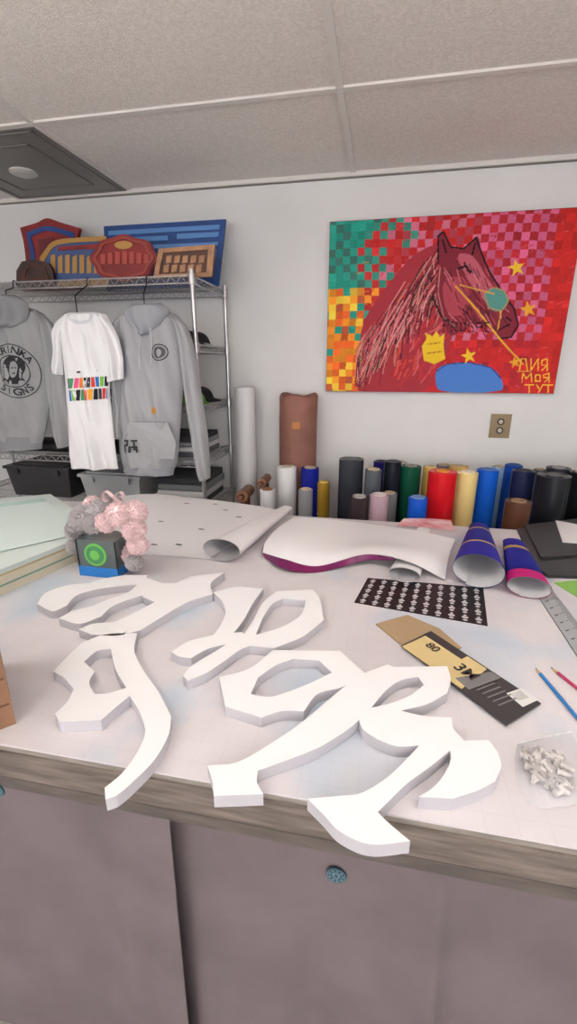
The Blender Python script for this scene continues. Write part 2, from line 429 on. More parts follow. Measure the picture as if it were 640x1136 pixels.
for i in range(48):
    a=2*math.pi*i/48; r=1+.05*math.cos(8*a); bump.append((137+36*r*math.cos(a),289+28*r*math.sin(a),1))
flat_sign('carved_red_crest_sign',2.56,.03,[([bump],(),M_red,0),
  ([[(137+(p[0]-137)*.9,289+(p[1]-289)*.9,1) for p in bump]],[[(137+(p[0]-137)*.80,289+(p[1]-289)*.80,1) for p in bump]],mat('crest_trim',(150,60,46),.5),.006)]+
  [([C4((112+8*i,284-3*math.sin(i*.55)),(117+8*i,284-3*math.sin(i*.55)),(117+8*i,296),(112+8*i,296))],(),mat('crest_letter',(170,70,60),.5),.006) for i in range(7)]+
  [([ell(137,273,10,5)],(),M_gold,.006)])
flat_sign('framed_wood_sign',2.50,.025,[([C4((176,276),(238,271),(235,310),(170,312))],(),M_brown,0),
  ([C4((176,276),(238,271),(235,310),(170,312))],[C4((181,281),(231,277),(229,305),(176,307))],M_tan,.008)]+
  [([C4((185+9*i,285),(191+9*i,284),(190+9*i,293),(184+9*i,294))],(),M_tan,.006) for i in range(5)]+
  [([C4((182+9*i,296),(188+9*i,295),(187+9*i,304),(181+9*i,305))],(),M_tan,.006) for i in range(5)])
flat_sign('dark_wood_sign',2.60,.02,[([[(18,300,1),(24,290,1),(38,288),(54,292,1),(58,300),(60,316,1),(18,318,1)]],(),M_dk,0),
  ([[(24,302,1),(29,295,1),(40,293),(50,296,1),(54,310,1),(24,311,1)]],[[(28,303,1),(31,298,1),(40,296),(48,299,1),(50,307,1),(28,308,1)]],M_brown,.005)])

# -------- garments
M_cloth=vcmat('cotton_fleece',.95,bump=.25,bscale=260,spec=.1)
def loft_garment(name,parent,rows,y0,depth,base,nr=60,nc=36,fold=.006,ff=38,seed=0,taper=True):
    L=cr([at_y(a[0],a[1],y0) for a,b in rows],nr); R=cr([at_y(b[0],b[1],y0) for a,b in rows],nr)
    G=[];bc=np.array(lin(base)[:3])
    fr=np.random.RandomState(seed); ph=fr.uniform(0,6,4)
    for i in range(nr+1):
        t=i/nr; row=[]
        for j in range(nc+1):
            s_=j/nc; p=L[i].lerp(R[i],s_)
            prof=max(0,math.sin(math.pi*s_))**.55
            cap=1-0.75*max(0,1-t/.12)**2 if taper else 1
            f=fold*(math.sin(s_*ff*.35+ph[0]+2*math.sin(t*3+ph[1]))*(.3+t)+.6*math.sin(p.x*ff*2+p.z*14+ph[2])+.5*math.sin(p.z*ff*1.1-p.x*20+ph[3])*(.4))*min(1,4*s_*(1-s_)+.1)
            row.append(Vector((p.x,y0-depth*prof*cap+f*2.2,p.z)))
        G.append(row)
    Bk=[[Vector((G[i][j].x,y0+.25*depth*max(0,math.sin(math.pi*j/nc))**.6+.004,G[i][j].z)) for j in range(nc+1)] for i in range(nr+1)]
    mb=MB(); mb.grid(G,M_cloth)
    front=BVHTree.FromPolygons([tuple(v) for r in G for v in r],[f for f in mb.f])
    mb.grid([r[::-1] for r in Bk],M_cloth)
    for r1,r2 in ((G[0],Bk[0]),(G[-1],Bk[-1]),([r[0] for r in G],[r[0] for r in Bk]),([r[-1] for r in G],[r[-1] for r in Bk])):
        mb.grid([r1,r2],M_cloth)
    allc=np.tile(np.concatenate([bc,[1]]),(len(mb.v),1))
    o=mb.build(name,parent,allc); return o,front
def drape(mb,vs,fs,bvh,mt,off=.0025,ydef=2.3):
    out=[]
    for v in vs:
        h=bvh.ray_cast(Vector((v[0],1.0,v[2])),Vector((0,1,0)))
        out.append((v[0],(h[0].y if h[0] else ydef)-off,v[2]))
    mb.add(out,fs,mt)
def drape_px(mb,solids,bvh,mt,y0,holes=(),off=.0025):
    Wp=lambda p:(lambda q:(q.x,q.z))(at_y(p[0],p[1],y0))
    V,T,B=region([[Wp(p) for p in smooth_closed(s,3)] for s in solids],[[Wp(p) for p in smooth_closed(s,3)] for s in holes])
    drape(mb,[(v.x,0,v.y) for v in V],T,bvh,mt,off,y0)
def arc_text(mb,txt,c,r,size,a0,da,bvh,mt,y0,flip=False):
    n=len(txt)
    for i,ch in enumerate(txt):
        a=a0+(i-(n-1)/2)*da*(1 if not flip else -1)
        vs,fs=text_mesh(ch,size); rot=-a if not flip else math.pi-a
        ca,sa=math.cos(rot),math.sin(rot); px=c.x+r*math.sin(a); pz=c.z+r*math.cos(a)
        drape(mb,[(px+v.x*ca-v.y*sa,0,pz+v.x*sa+v.y*ca) for v in vs],fs,bvh,mt,.004,y0)
M_ink=mat('print_ink',(32,32,36),.8); M_hang=mat('hanger_plastic',(22,22,24),.4)
GREY=(162,163,167); GREYD=(146,147,150)
def hanger(mb,u,v,y,w=.2):
    c=at_y(u,v,y); top=shelfz[0]; k=Vector((c.x,RF-.012,top-.03))
    mb.path([c+Vector((0,0,-.02)),c+Vector((0,0,(top-c.z)*.5)),k]+[Vector((c.x,RF-.012+.014*(1-math.cos(t)),top-.006+.014*math.sin(t))) for t in [0,.6,1.2,1.8,2.4,3.0,3.6]],.003,M_hang,6)
    mb.path([c+Vector((-w,0,-.11)),c+Vector((-w*.5,0,-.05)),c+Vector((0,0,-.02)),c+Vector((w*.5,0,-.05)),c+Vector((w,0,-.11))],.007,M_hang,8)

y1=2.34
hoodL=empty('grey_hoodie')
o,b1=loft_garment('hoodie_body',hoodL,[((-20,342),(32,341)),((-42,352),(48,352)),((-48,385),(55,385)),((-48,430),(56,430)),((-46,470),(52,470)),((-42,491),(47,491))],y1,.07,GREYD,seed=1)
loft_garment('sleeve_right',hoodL,[((36,342),(50,350)),((44,362),(62,366)),((50,400),(70,400)),((54,440),(78,440)),((60,480),(83,478)),((66,497),(81,494))],y1-.02,.045,GREYD,40,20,seed=2)
loft_garment('sleeve_left',hoodL,[((-45,350),(-34,346)),((-62,370),(-45,370)),((-72,420),(-50,420)),((-76,490),(-58,490))],y1-.02,.045,GREYD,40,20,seed=12)
loft_garment('hood',hoodL,[((-6,328),(16,327)),((-16,334),(28,334)),((-18,344),(32,346)),((-8,358),(26,360)),((2,364),(14,364))],y1-.045,.05,(134,135,140),30,26,seed=3)
loft_garment('hem_rib',hoodL,[((-43,484),(48,484)),((-42,498),(46,498))],y1+.0,.075,(134,135,140),8,30,seed=4,taper=False,fold=.002)
mb=MB(); yy=y1-.06
cc_=at_y(16,412,yy)
arc_text(mb,'DARINKA',cc_,.112,.052,0,.33,b1,M_ink,yy)
arc_text(mb,'SIGNS',cc_,.112,.052,math.pi,.34,b1,M_ink,yy,True)
hx,hy=16,412
for ra_,rb2 in ((.144,.139),(.086,.081)):
    V,T,B=region([[(cc_.x+ra_*math.cos(t),cc_.z+ra_*math.sin(t)) for t in np.linspace(0,2*math.pi,49)[:-1]]],[[(cc_.x+rb2*math.cos(t),cc_.z+rb2*math.sin(t)) for t in np.linspace(0,2*math.pi,49)[:-1]]])
    drape(mb,[(v.x,0,v.y) for v in V],T,b1,M_ink,.003,yy)
drape_px(mb,[[(6,409),(8,398),(16,394),(24,398),(27,409),(25,418),(28,423,1),(22,422),(20,426,1),(13,426,1),(11,422),(4,423,1),(7,418)]],b1,M_ink,yy,[[(12,407),(13,402),(18,401),(21,406),(20,414),(16,419),(13,415)]])
drape_px(mb,[ell(14.5,408,1.2,.9,8),ell(18.5,408,1.2,.9,8),ell(16.5,414,1.8,.8,8)],b1,M_ink,yy)
hanger(mb,8,334,y1+.005); mb.build('print_and_hanger',hoodL)

y2=2.285
tee=empty('printed_t_shirt'); WH=(228,228,231)
o,b2=loft_garment('shirt_body',tee,[((76,347),(104,346)),((68,354),(120,352)),((68,380),(124,380)),((72,420),(121,420)),((75,460),(124,460)),((77,500),(128,500)),((79,519),(131,520))],y2,.035,WH,seed=5,fold=.007)
loft_garment('sleeve_right',tee,[((104,346),(118,349)),((112,362),(130,372)),((117,390),(136,396)),((120,424),(137,420))],y2-.012,.03,WH,24,18,seed=6)
loft_garment('sleeve_left',tee,[((68,351),(80,348)),((60,366),(70,372)),((60,400),(70,405)),((62,414),(70,416))],y2+.01,.03,WH,24,18,seed=7)
mb=MB(); yy=y2-.03
pal=[(30,30,34),(220,60,50),(240,170,40),(50,150,90),(40,110,190),(30,30,34),(230,90,140),(120,190,70),(60,60,70),(240,120,50)]
for r,(v0,v1,du) in enumerate([(420,431,0),(433,445,4)]):
    for i in range(11):
        c=pal[(i*3+r*4)%10]; mi=mat('ink_%d_%d'%(r,i),c,.8)
        u=75+i*3.9+du*.5; sl=-.25*i
        drape_px(mb,[C4((u,v0+sl),(u+3.1,v0+sl),(u+3.1,v1+sl),(u,v1+sl))],b2,mi,yy)
drape_px(mb,[C4((84,412),(108,410),(108,412),(84,414))],b2,M_ink,yy)
drape_px(mb,[[(76,348,1),(82,354),(90,356),(98,354),(103,347,1),(106,348,1),(100,357),(90,360),(80,357),(73,349,1)]],b2,mat('collar_rib',(205,206,212),.9),yy,off=.004)
hanger(mb,86,350,y2+.005,.15); mb.build('print_and_hanger',tee)

y3=2.36
hoodC=empty('grey_hoodie')
o,b3=loft_garment('hoodie_body',hoodC,[((142,347),(186,345)),((129,356),(200,354)),((128,385),(205,382)),((130,430),(203,430)),((131,470),(200,472)),((133,505),(197,508)),((136,515),(194,518))],y3,.075,GREY,70,44,seed=8)
loft_garment('hem_rib',hoodC,[((136,510),(195,513)),((137,523),(192,527))],y3+.005,.07,(152,154,160),8,30,seed=9,taper=False,fold=.002)
loft_garment('sleeve_right',hoodC,[((184,346),(198,352)),((194,362),(209,366)),((200,395),(218,398)),((205,440),(224,440)),((211,480),(230,478)),((218,520),(233,516)),((222,533),(233,530))],y3-.02,.05,GREY,60,22,seed=10)
loft_garment('sleeve_left',hoodC,[((128,354),(144,348)),((124,372),(138,368)),((124,410),(137,410)),((127,450),(139,450)),((129,485),(140,485))],y3-.01,.05,GREY,40,20,seed=11)
loft_garment('hood',hoodC,[((146,338),(178,336)),((138,346),(188,344)),((142,358),(182,356)),((152,368),(172,367)),((158,372),(166,372))],y3-.05,.05,(154,156,162),30,26,seed=13)
mb=MB(); yy=y3-.06
M_pk=mat('pocket_fleece',GREY,.95,bump=.2,bscale=200,spec=.1)
drape_px(mb,[C4((146,468),(186,468),(196,492),(194,509),(138,508),(137,492))],b3,M_pk,yy,off=.012)
M_seam=mat('seam',(128,130,136),.9)
for s_ in ([(146,468),(137,492)],[(186,468),(196,492)],[(146,468),(186,468)]):
    a=at_y(*s_[0],yy-.02);b=at_y(*s_[1],yy-.02); mb.tube(a,b,.0018,M_seam,5)
drape_px(mb,[ell(177,391,9.5,9.5)],b3,M_ink,yy,[ell(177,391,8.3,8.3)]); 
drape_px(mb,[ell(177,391,6.6,6.6)],b3,mat('print_ink_soft',(84,84,90),.8),yy,[[(174,391),(177,387),(180,391),(177,396)]])
drape_px(mb,[C4((169,452),(175,452),(175,459),(169,459))],b3,mat('orange_tag',(200,140,60),.8),yy,off=.006)
for i in range(6):
    for j in range(6):
        if rng.rand()<.6 or (i in(0,5) and j in (0,5)):
            u=141+i*2.4;v=487+j*2.4; drape_px(mb,[C4((u,v),(u+2.2,v),(u+2.2,v+2.2),(u,v+2.2))],b3,M_ink,yy,off=.015)
M_cord=mat('cord',(190,192,196),.8)
for s_ in ([(156,364),(154,392),(155,410)],[(167,364),(168,388),(167,404)]):
    mb.path([at_y(a,b,y3-.095) for a,b in s_],.0025,M_cord,6)
hanger(mb,161,346,y3+.005); mb.build('pocket_print_and_hanger',hoodC)

# -------- caps & folded stock on the rack shelves
def cap(name,c,r,cm,brim,ang=0):
    mb=MB(); P=[]
    for i in range(13):
        a=math.pi/2*i/12; row=[]
        for j in range(33):
            t=2*math.pi*j/32; rr=r*max(0,math.cos(a))**.8; row.append(Vector((rr*math.cos(t),rr*1.1*math.sin(t),r*.95*math.sin(a))))
        P.append(row)
    mb.grid(P,cm)
    Q=[[Vector(((r+k*.018*math.cos(t*.9)**.5)*math.sin(t),-(r*1.08*math.cos(t)+k*.018*max(0,math.cos(t))),.016-k*.0035)) for t in [(-1.2+2.4*j/20) for j in range(21)]] for k in range(5)]
    mb.grid(Q,brim); mb.grid([[q+Vector((0,0,-.003)) for q in row] for row in Q[::-1]],brim)
    mb.lathe((0,0,r*.95-.002),[(.008,0),(.006,.004),(.0005,.006)],brim,10)
    o=mb.build(name); o.location=c; o.rotation_euler=(0,0,ang); return o
M_cb=mat('cap_black',(26,26,30),.9); M_cg=mat('cap_green',(110,168,70),.9); M_cw=mat('cap_white',(215,215,218),.9); M_cgr=mat('cap_grey',(92,94,98),.9)
cap('baseball_cap',(-1.13,2.78,1.705),.088,M_cb,M_cw,.1)
cap('baseball_cap',(-1.12,2.60,1.705),.085,M_cb,M_cb,.3)
cap('baseball_cap',(-1.11,2.60,1.385),.085,M_cg,M_cg,.2)
cap('baseball_cap',(-1.13,2.79,1.385),.088,M_cb,M_cb,.5)
def pile(name,x,y,z,cols_,w=.26,d=.3,h=.022):
    mb=MB()
    for i,c in enumerate(cols_):
        m_=mat('fold_%s_%d'%(name,i),c,.95); zz=z+i*h; dx=random.uniform(-.008,.008)
        P=[[Vector((x+dx+xx,y+d/2,zz+h*.02)) for xx in np.linspace(-w/2,w/2,8)]]
        for k in range(9):
            a=-math.pi/2+math.pi*k/8
            P.append([Vector((x+dx+xx,y-d/2-math.cos(a)*.008,zz+h/2+math.sin(a)*h*.48)) for xx in np.linspace(-w/2,w/2,8)])
        P.append([Vector((x+dx+xx,y+d/2,zz+h*.98)) for xx in np.linspace(-w/2,w/2,8)])
        mb.grid(P,m_)
        for sx in (-1,1): 
            e=[p[0 if sx<0 else -1] for p in P]; mb.add(e,[list(range(len(e)))],m_)
    return mb.build(name)
pile('folded_shirt_pile',-1.58,2.66,1.704,[(200,200,204),(60,60,64),(180,182,186),(40,42,60)])
pile('folded_shirt_pile',-1.60,2.66,1.384,[(50,50,54),(220,220,222),(150,152,156)])
pile('folded_shirt_pile',-1.17,2.68,1.074,[(90,92,96),(220,220,222),(150,152,156),(60,60,64)],.26,.36,.03)
pile('folded_shirt_pile',-1.17,2.68,.784,[(70,72,76),(200,200,204),(120,124,128),(60,60,64)],.3,.36,.04)
mb=MB(); M_bin=mat('bin_plastic',(176,180,184),.35)
def bin_(mb,x0,x1,y0,y1,z,h,m_):
    e=.02
    b=[(x0+e,y0+e,z),(x1-e,y0+e,z),(x1-e,y1-e,z),(x0+e,y1-e,z)]; tt=[(x0,y0,z+h),(x1,y0,z+h),(x1,y1,z+h),(x0,y1,z+h)]
    mb.add(b+tt,[[3,2,1,0],[0,1,5,4],[1,2,6,5],[2,3,7,6],[3,0,4,7]],m_)
    mb.box((x0-.012,y0-.012,z+h-.0),(x1+.012,y1+.012,z+h+.018),m_)
    mb.box((x0+.03,y0+.03,z+h+.018),(x1-.03,y1-.03,z+h+.026),m_)
    for xx in (x0+.06,x1-.1): mb.box((xx,y0-.02,z+h-.03),(xx+.04,y0-.002,z+h+.01),m_)
bin_(mb,-1.82,-1.42,2.46,2.86,.784,.15,M_bin); mb.build('storage_bin')
mb=MB(); bin_(mb,-2.35,-1.9,2.46,2.86,.784,.18,mat('bin_dark',(40,40,44),.4)); mb.build('storage_bin')
mb=MB(); mb.tube((-2.3,2.5,1.122),(-1.5,2.5,1.122),.045,M_blk,20); mb.tube((-2.33,2.5,1.122),(-1.47,2.5,1.122),.02,M_fr,14); mb.build('black_vinyl_roll')

# ================================================================ ROLLS standing behind the table
def roll(name,uL,uR,v,y,c,core=None,rough=.35,z0=FZ,metal=0,m_=None):
    a=at_y(uL,v,y);b=at_y(uR,v,y); r=(b.x-a.x)/2*.98; cx=(a.x+b.x)/2; zt=a.z*.5+b.z*.5
    m_=m_ or mat('vinyl_%s_%d'%(name,int(uL)),c,rough,metal,spec=.35)
    cm=mat('core_%d'%int(uL),core or (188,170,146),.8); ci=mat('corein_%d'%int(uL),(70,60,52),.9)
    mb=MB(); rc=min(.034,r*.72); H=zt-z0
    mb.lathe((cx,y,z0),[(rc,0),(r,0),(r,H),(rc,H)],m_,32)
    for k in range(3):
        rr=rc+(r-rc)*(k+1)/4; mb.lathe((cx,y,z0+H),[(rr,0),(rr+.0008,.0012),(rr+.0016,0)],m_,24)
    mb.lathe((cx,y,z0),[(rc,0),(rc,H+.006),(rc-.005,H+.006),(rc-.005,0)],cm,24)
    mb.lathe((cx,y,z0),[(.0005,H-.06),(rc-.005,H-.06)],ci,24)
    return mb.build(name)
rl=[
(307,329,518,2.62,(230,230,232),(190,180,165)),(334,354,519,2.66,(28,40,150),None),(331,347,543,2.40,(138,140,146),None),
(352,366,535,2.44,(196,156,60),(200,170,90)),(376,404,509,2.62,(54,58,66),(120,120,124)),(405,424,521,2.50,(86,92,100),None),
(414,432,512,2.74,(30,26,110),(60,60,70)),(388,409,551,2.28,(60,48,54),(176,170,166)),(410,432,549,2.28,(180,152,164),(220,210,206)),
(426,446,512,2.58,(24,28,40),(90,90,92)),(444,468,517,2.62,(16,78,58),(150,150,140)),(424,441,547,2.42,(126,128,132),None),
(469,485,518,2.72,(222,186,100),(220,200,160)),(453,475,552,2.26,(22,84,196),(110,140,190)),(475,508,523,2.42,(206,22,34),(226,150,60)),
(506,531,524,2.52,(234,208,140),(236,228,206)),(498,520,517,2.76,(214,176,96),None),(529,554,521,2.60,(18,92,206),(90,130,190)),
(546,563,518,2.78,(140,176,208),None),(560,580,516,2.72,(20,70,166),(60,90,150)),(568,594,522,2.56,(26,34,70),(70,74,84)),
(560,591,556,2.26,(90,58,44),(160,130,104)),(596,634,527,2.40,(30,32,38),(110,110,112)),(606,634,519,2.66,(46,48,56),(150,150,150)),
(632,660,524,2.56,(28,30,34),None),(655,684,520,2.4,(60,120,70),None),(484,500,516,2.86,(120,124,132),None),(592,606,521,2.80,(84,88,96),None),
(436,452,513,2.82,(180,186,194),None),(664,700,512,2.7,(190,190,194),None)]
for q in rl:
    g_=q[0]==352
    roll('vinyl_roll',q[0],q[1],q[2],q[3],q[4],q[5],rough=.25,metal=.6 if g_ else 0)
roll('vinyl_roll',288,305,543,2.45,(214,214,218),(150,110,80)); 
M_wr=mat('white_wrap',(222,222,224),.5,bump=.15,bscale=12)
roll('white_paper_roll',260,283,430,2.86,(222,222,224),(200,200,200),m_=M_wr)
M_kraft=mat('kraft_paper',(150,102,88),.7,var=.12,vscale=9,bump=.35,bscale=18)
a=at_y(310,440,2.84);b=at_y(352,440,2.84); r=(b.x-a.x)/2; cx=(a.x+b.x)/2; zt=a.z; zb_=FZ
mb=MB(); P=[]
Hh=zt-zb_
for i in range(25):
    z=zb_+Hh*i/24; row=[]
    for j in range(41):
        t=2*math.pi*j/40; rr=r*(1-.012*(1-i/24)); 
        if i>=23: rr=r*(1.0+.03*math.sin(5*t))
        row.append(Vector((cx+rr*math.cos(t),2.84+rr*math.sin(t),z+(.012*math.sin(3*t) if i==24 else 0))))
    P.append(row)
mb.grid(P,M_kraft)
mb.grid([[Vector((cx+r*f*(1.0+.03*math.sin(5*t))*math.cos(t),2.84+r*f*math.sin(t),zt+dz+(.012*math.sin(3*t) if f>.9 else 0))) for t in [2*math.pi*j/40 for j in range(41)]] for f,dz in ((1,0),(.94,.012),(.8,.004),(.62,-.01),(.60,-.12),(.02,-.12))],M_kraft)
mb.grid([[Vector((cx+r*1.012*math.cos(t),2.84+r*1.012*math.sin(t),zt-h_)) for t in [-1.7+.4*j/6 for j in range(7)]] for h_ in (.14,.18)],mat('tape_yellow',(190,120,60),.5))
mb.build('kraft_paper_roll')
M_wood=mat('turned_wood',(150,104,74),.5,var=.25,vscale=20)
mb=MB()
for (u,v,y,rr) in ((268,551,2.36,.034),(290,536,2.48,.026)):
    c=at_y(u,v,y)
    mb.tube(c,c+Vector((-.02,.22,-.02)),rr,M_wood,22); mb.tube(c+Vector((0,-.012,0)),c,rr*.55,M_brown,18); mb.tube(c+Vector((0,-.03,0)),c+Vector((0,-.012,0)),rr*.3,M_wood,14)
    mb.box((c.x-.035,y+.07,FZ),(c.x+.02,y+.1,c.z-rr*.8),M_brown)
mb.build('wooden_rod_holder')

# ================================================================ TABLE
M_top=mat('table_cover',(214,211,214),.42,bump=.03,bscale=14)
nt=M_top.node_tree; bs=nt.nodes['Principled BSDF']
tc=nt.nodes.new('ShaderNodeTexCoord')
n1=nt.nodes.new('ShaderNodeTexNoise'); n1.inputs['Scale'].default_value=2.6; n1.inputs['Detail'].default_value=7
n2=nt.nodes.new('ShaderNodeTexNoise'); n2.inputs['Scale'].default_value=3.1; n2.inputs['Detail'].default_value=3
mp=nt.nodes.new('ShaderNodeMapping'); mp.inputs['Location'].default_value=(3.1,7.7,1)
nt.links.new(tc.outputs['Object'],n1.inputs['Vector']); nt.links.new(tc.outputs['Object'],mp.inputs['Vector']); nt.links.new(mp.outputs['Vector'],n2.inputs['Vector'])
r1=nt.nodes.new('ShaderNodeValToRGB'); r1.color_ramp.elements[0].position=.3; r1.color_ramp.elements[1].position=.6
r1.color_ramp.elements[0].color=lin((199,193,197)); r1.color_ramp.elements[1].color=lin((212,207,210))
r2=nt.nodes.new('ShaderNodeValToRGB'); r2.color_ramp.elements[0].position=.52; r2.color_ramp.elements[1].position=.70
r2.color_ramp.elements[0].color=(0,0,0,1); r2.color_ramp.elements[1].color=(.6,.6,.6,1)
mx=nt.nodes.new('ShaderNodeMix'); mx.data_type='RGBA'; mx.inputs[7].default_value=lin((166,190,210))
nt.links.new(n1.outputs['Fac'],r1.inputs['Fac']); nt.links.new(n2.outputs['Fac'],r2.inputs['Fac'])
nt.links.new(r2.outputs['Color'],mx.inputs[0]); nt.links.new(r1.outputs['Color'],mx.inputs[6])
br=nt.nodes.new('ShaderNodeTexBrick'); br.offset=0; br.inputs['Scale'].default_value=1; br.inputs['Brick Width'].default_value=.0254*2; br.inputs['Row Height'].default_value=.0254*2; br.inputs['Mortar Size'].default_value=.0007
br.inputs['Color1'].default_value=(1,1,1,1); br.inputs['Color2'].default_value=(1,1,1,1); br.inputs['Mortar'].default_value=(.93,.93,.94,1)
nt.links.new(tc.outputs['Object'],br.inputs['Vector'])
mm=nt.nodes.new('ShaderNodeMix'); mm.data_type='RGBA'; mm.blend_type='MULTIPLY'; mm.inputs[0].default_value=1
nt.links.new(mx.outputs[2],mm.inputs[6]); nt.links.new(br.outputs['Color'],mm.inputs[7]); nt.links.new(mm.outputs[2],bs.inputs['Base Color'])
TX0,TX1,TF,TB=-2.0,1.55,.576,2.06
M_edge=mat('table_edge_wood',(128,117,109),.55,c2=(92,83,77),vscale=9,bump=.12,bscale=30,stretch=(1,1,9))
M_edge2=mat('edge_strip',(158,150,142),.5,var=.2,vscale=12,stretch=(1,1,6)); M_edgedk=mat('edge_lip',(104,95,90),.6,var=.2,vscale=10,stretch=(1,1,6))
table=empty('work_table')
mb=MB()
mb.box((TX0,TF,TZ-.004),(TX1,TB,TZ),M_top); mb.build('cutting_surface',table)
mb=MB()
mb.box((TX0,TF+.001,TZ-.016),(TX1,TB-.001,TZ-.004),M_edge2)
mb.box((TX0,TF-.003,TZ-.080),(TX1,TF+.030,TZ-.016),M_edge)
mb.box((TX0,TF+.002,TZ-.084),(TX1,TF+.025,TZ-.080),mat('seam_dark',(50,46,44),.8))
mb.box((TX0,TF-.001,TZ-.112),(TX1,TF+.025,TZ-.084),M_edgedk)
mb.box((TX0,TB-.03,TZ-.10),(TX1,TB,TZ-.022),M_edge)
mb.box((TX0,TF+.03,TZ-.10),(TX0+.03,TB-.03,TZ-.022),M_edge); mb.box((TX1-.03,TF+.03,TZ-.10),(TX1,TB-.03,TZ-.022),M_edge)
for x in (TX0+.05,-.25,TX1-.12):
    for y in (TF+.26,TB-.12): mb.box((x,y,FZ),(x+.07,y+.07,TZ-.03),M_edge)
mb.build('frame_and_legs',table)
M_cur=mat('curtain_fabric',(124,113,115),.9,var=.08,vscale=5,bump=.25,bscale=300,spec=.15)
def cdisp(x,z,ph,edge):
    g=max(0,(TZ-.100-z)/(TZ-.115-FZ)); gs=.45+.55*g
    w=x+.035*math.sin(x*5+ph)
    s1=math.sin(w*17+ph+.5*g); s2=math.sin(w*41+ph*2+z*1.2)
    d=.012*gs*math.sin(x*7.5+ph+.8*g)+.019*gs*s1*abs(s1)**.6+.005*gs*s2
    for xe in (-1.2,.16,.62,1.05):
        d-=.022*math.exp(-((x-xe-.03*g)/.022)**2)*(.2+g)
    e=edge-x
    return d-.030*math.exp(-(e/.035)**2)*g+.02*math.exp(-((e-.07)/.03)**2)*(.1+g)
def curtain(name,xa,xb,y,ph,edge):
    nx=int((xb-xa)/.008); P=[]
    for i in range(36):
        z=TZ-.100-(TZ-.115-FZ)*i/35
        P.append([Vector((xa+(xb-xa)*j/nx,y+cdisp(xa+(xb-xa)*j/nx,z,ph,edge),z)) for j in range(nx+1)])
    mb=MB(); mb.grid(P,M_cur); mb.grid([[p+Vector((0,.003,0)) for p in r][::-1] for r in P],M_cur)
    return mb.build(name)
xs_=at_y(168,900,TF+.03).x
curtain('table_curtain',TX0,xs_+.03,TF+.048,.4,xs_+.005)
curtain('table_curtain',xs_-.03,TX1,TF+.078,1.7,xs_+.045)
M_teal=mat('badge_teal',(46,78,92),.4); M_tl=mat('badge_light',(110,142,150),.4)
def badge(u,v,r_,y):
    c=at_y(u,v,y); mb=MB()
    mb.tube((c.x,y-.003,c.z),(c.x,y,c.z),r_,M_teal,28)
    V,T,B=region([[(c.x+r_*.92*math.cos(t),c.z+r_*.92*math.sin(t)) for t in np.linspace(0,6.28,25)[:-1]]],[[(c.x+r_*.86*math.cos(t),c.z+r_*.86*math.sin(t)) for t in np.linspace(0,6.28,25)[:-1]]])
    mb.add([(q.x,y-.0036,q.y) for q in V],T,M_tl)
    for k in range(9):
        a=k*.7; p=(c.x+r_*.66*math.cos(a),y-.0034,c.z+r_*.66*math.sin(a)); mb.tube(p,(p[0],y-.0038,p[2]),r_*.12,M_tl,6)
    V,T,B=region([[(c.x+r_*.36*math.cos(t)*(1+.2*math.sin(3*t)),c.z+r_*.45*math.sin(t)) for t in np.linspace(0,6.28,17)[:-1]]],[[(c.x+r_*.2*math.cos(t),c.z+r_*.3*math.sin(t)) for t in np.linspace(0,6.28,13)[:-1]]])
    mb.add([(q.x,y-.0036,q.y) for q in V],T,M_tl)
    mb.build('round_badge')
c_=at_y(373,970,TF+.06); badge(373,970,.021,TF+.078+min(cdisp(c_.x+dx,c_.z+dz,1.7,xs_+.045) for dx in (-.02,-.01,0,.01,.02) for dz in (-.02,0,.02))-.001)
badge(-3,876,.018,TF-.0032)

# ================================================================ LETTERS
M_let=mat('letter_white_pvc',(233,232,234),.55); M_letside=mat('letter_side_shade',(186,184,190),.7,bump=.05,bscale=200)  # sides are a greyer copy of the white, shade put into the colour
TH=.025
def letter(solids,holes=()):
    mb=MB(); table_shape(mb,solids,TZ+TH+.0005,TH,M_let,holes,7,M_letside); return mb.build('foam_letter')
letter([
 [(41,670,1),(50,658),(76,649),(98,647,1),(114,642),(138,638,1),(164,638,1),(161,648,1),(134,650),(106,654),(84,661),(74,672,1),(58,678)],
 [(65,686,1),(80,678),(103,672,1),(122,664),(142,657),(161,640,1),(180,647,1),(168,657),(146,664),(124,673),(112,684,1),(88,692)],
 [(87,698,1),(102,692),(127,690,1),(150,679),(174,666),(190,650),(212,639,1),(249,635,1),(234,647),(236,659,1),(208,668),(180,684),(156,699,1),(130,705),(102,704,1)],
 [(160,650,1),(176,647,1),(200,647,1),(172,668,1),(158,662,1)]])
letter([
 [(236,657,1),(262,651),(292,653,1),(280,670),(270,688),(256,704),(229,713,1),(243,696),(250,680),(246,667)],
 [(190,723,1),(210,711),(240,704),(268,701,1),(277,707,1),(250,715),(230,720),(212,730,1),(198,728)],
 [(203,750,1),(212,739),(238,723),(266,706),(286,700,1),(293,712,1),(268,720),(248,734),(228,747),(208,755,1)],
 [(270,704,1),(281,688),(290,670),(307,656,1),(347,654,1),(354,663),(359,688,1),(336,706),(304,719,1),(272,716,1)]],
 [[(291,686,1),(302,670),(314,664,1),(339,666,1),(334,682),(311,696),(284,704,1)]])
letter([
 [(59,745,1),(76,727),(91,713,1),(115,704),(152,702,1),(149,722),(158,742),(176,768),(190,795,1),(187,815),(172,842),(150,865),(130,882),(117,887,1),(116,874,1),(135,858),(152,835),(161,812),(155,790),(144,772,1),(128,785),(112,799,1),(66,801,1),(61,792,1),(75,778),(82,764,1),(71,752)]],
 [[(93,734,1),(108,722),(123,720,1),(128,742),(140,763,1),(120,769),(105,770,1),(99,757),(105,745,1)]])
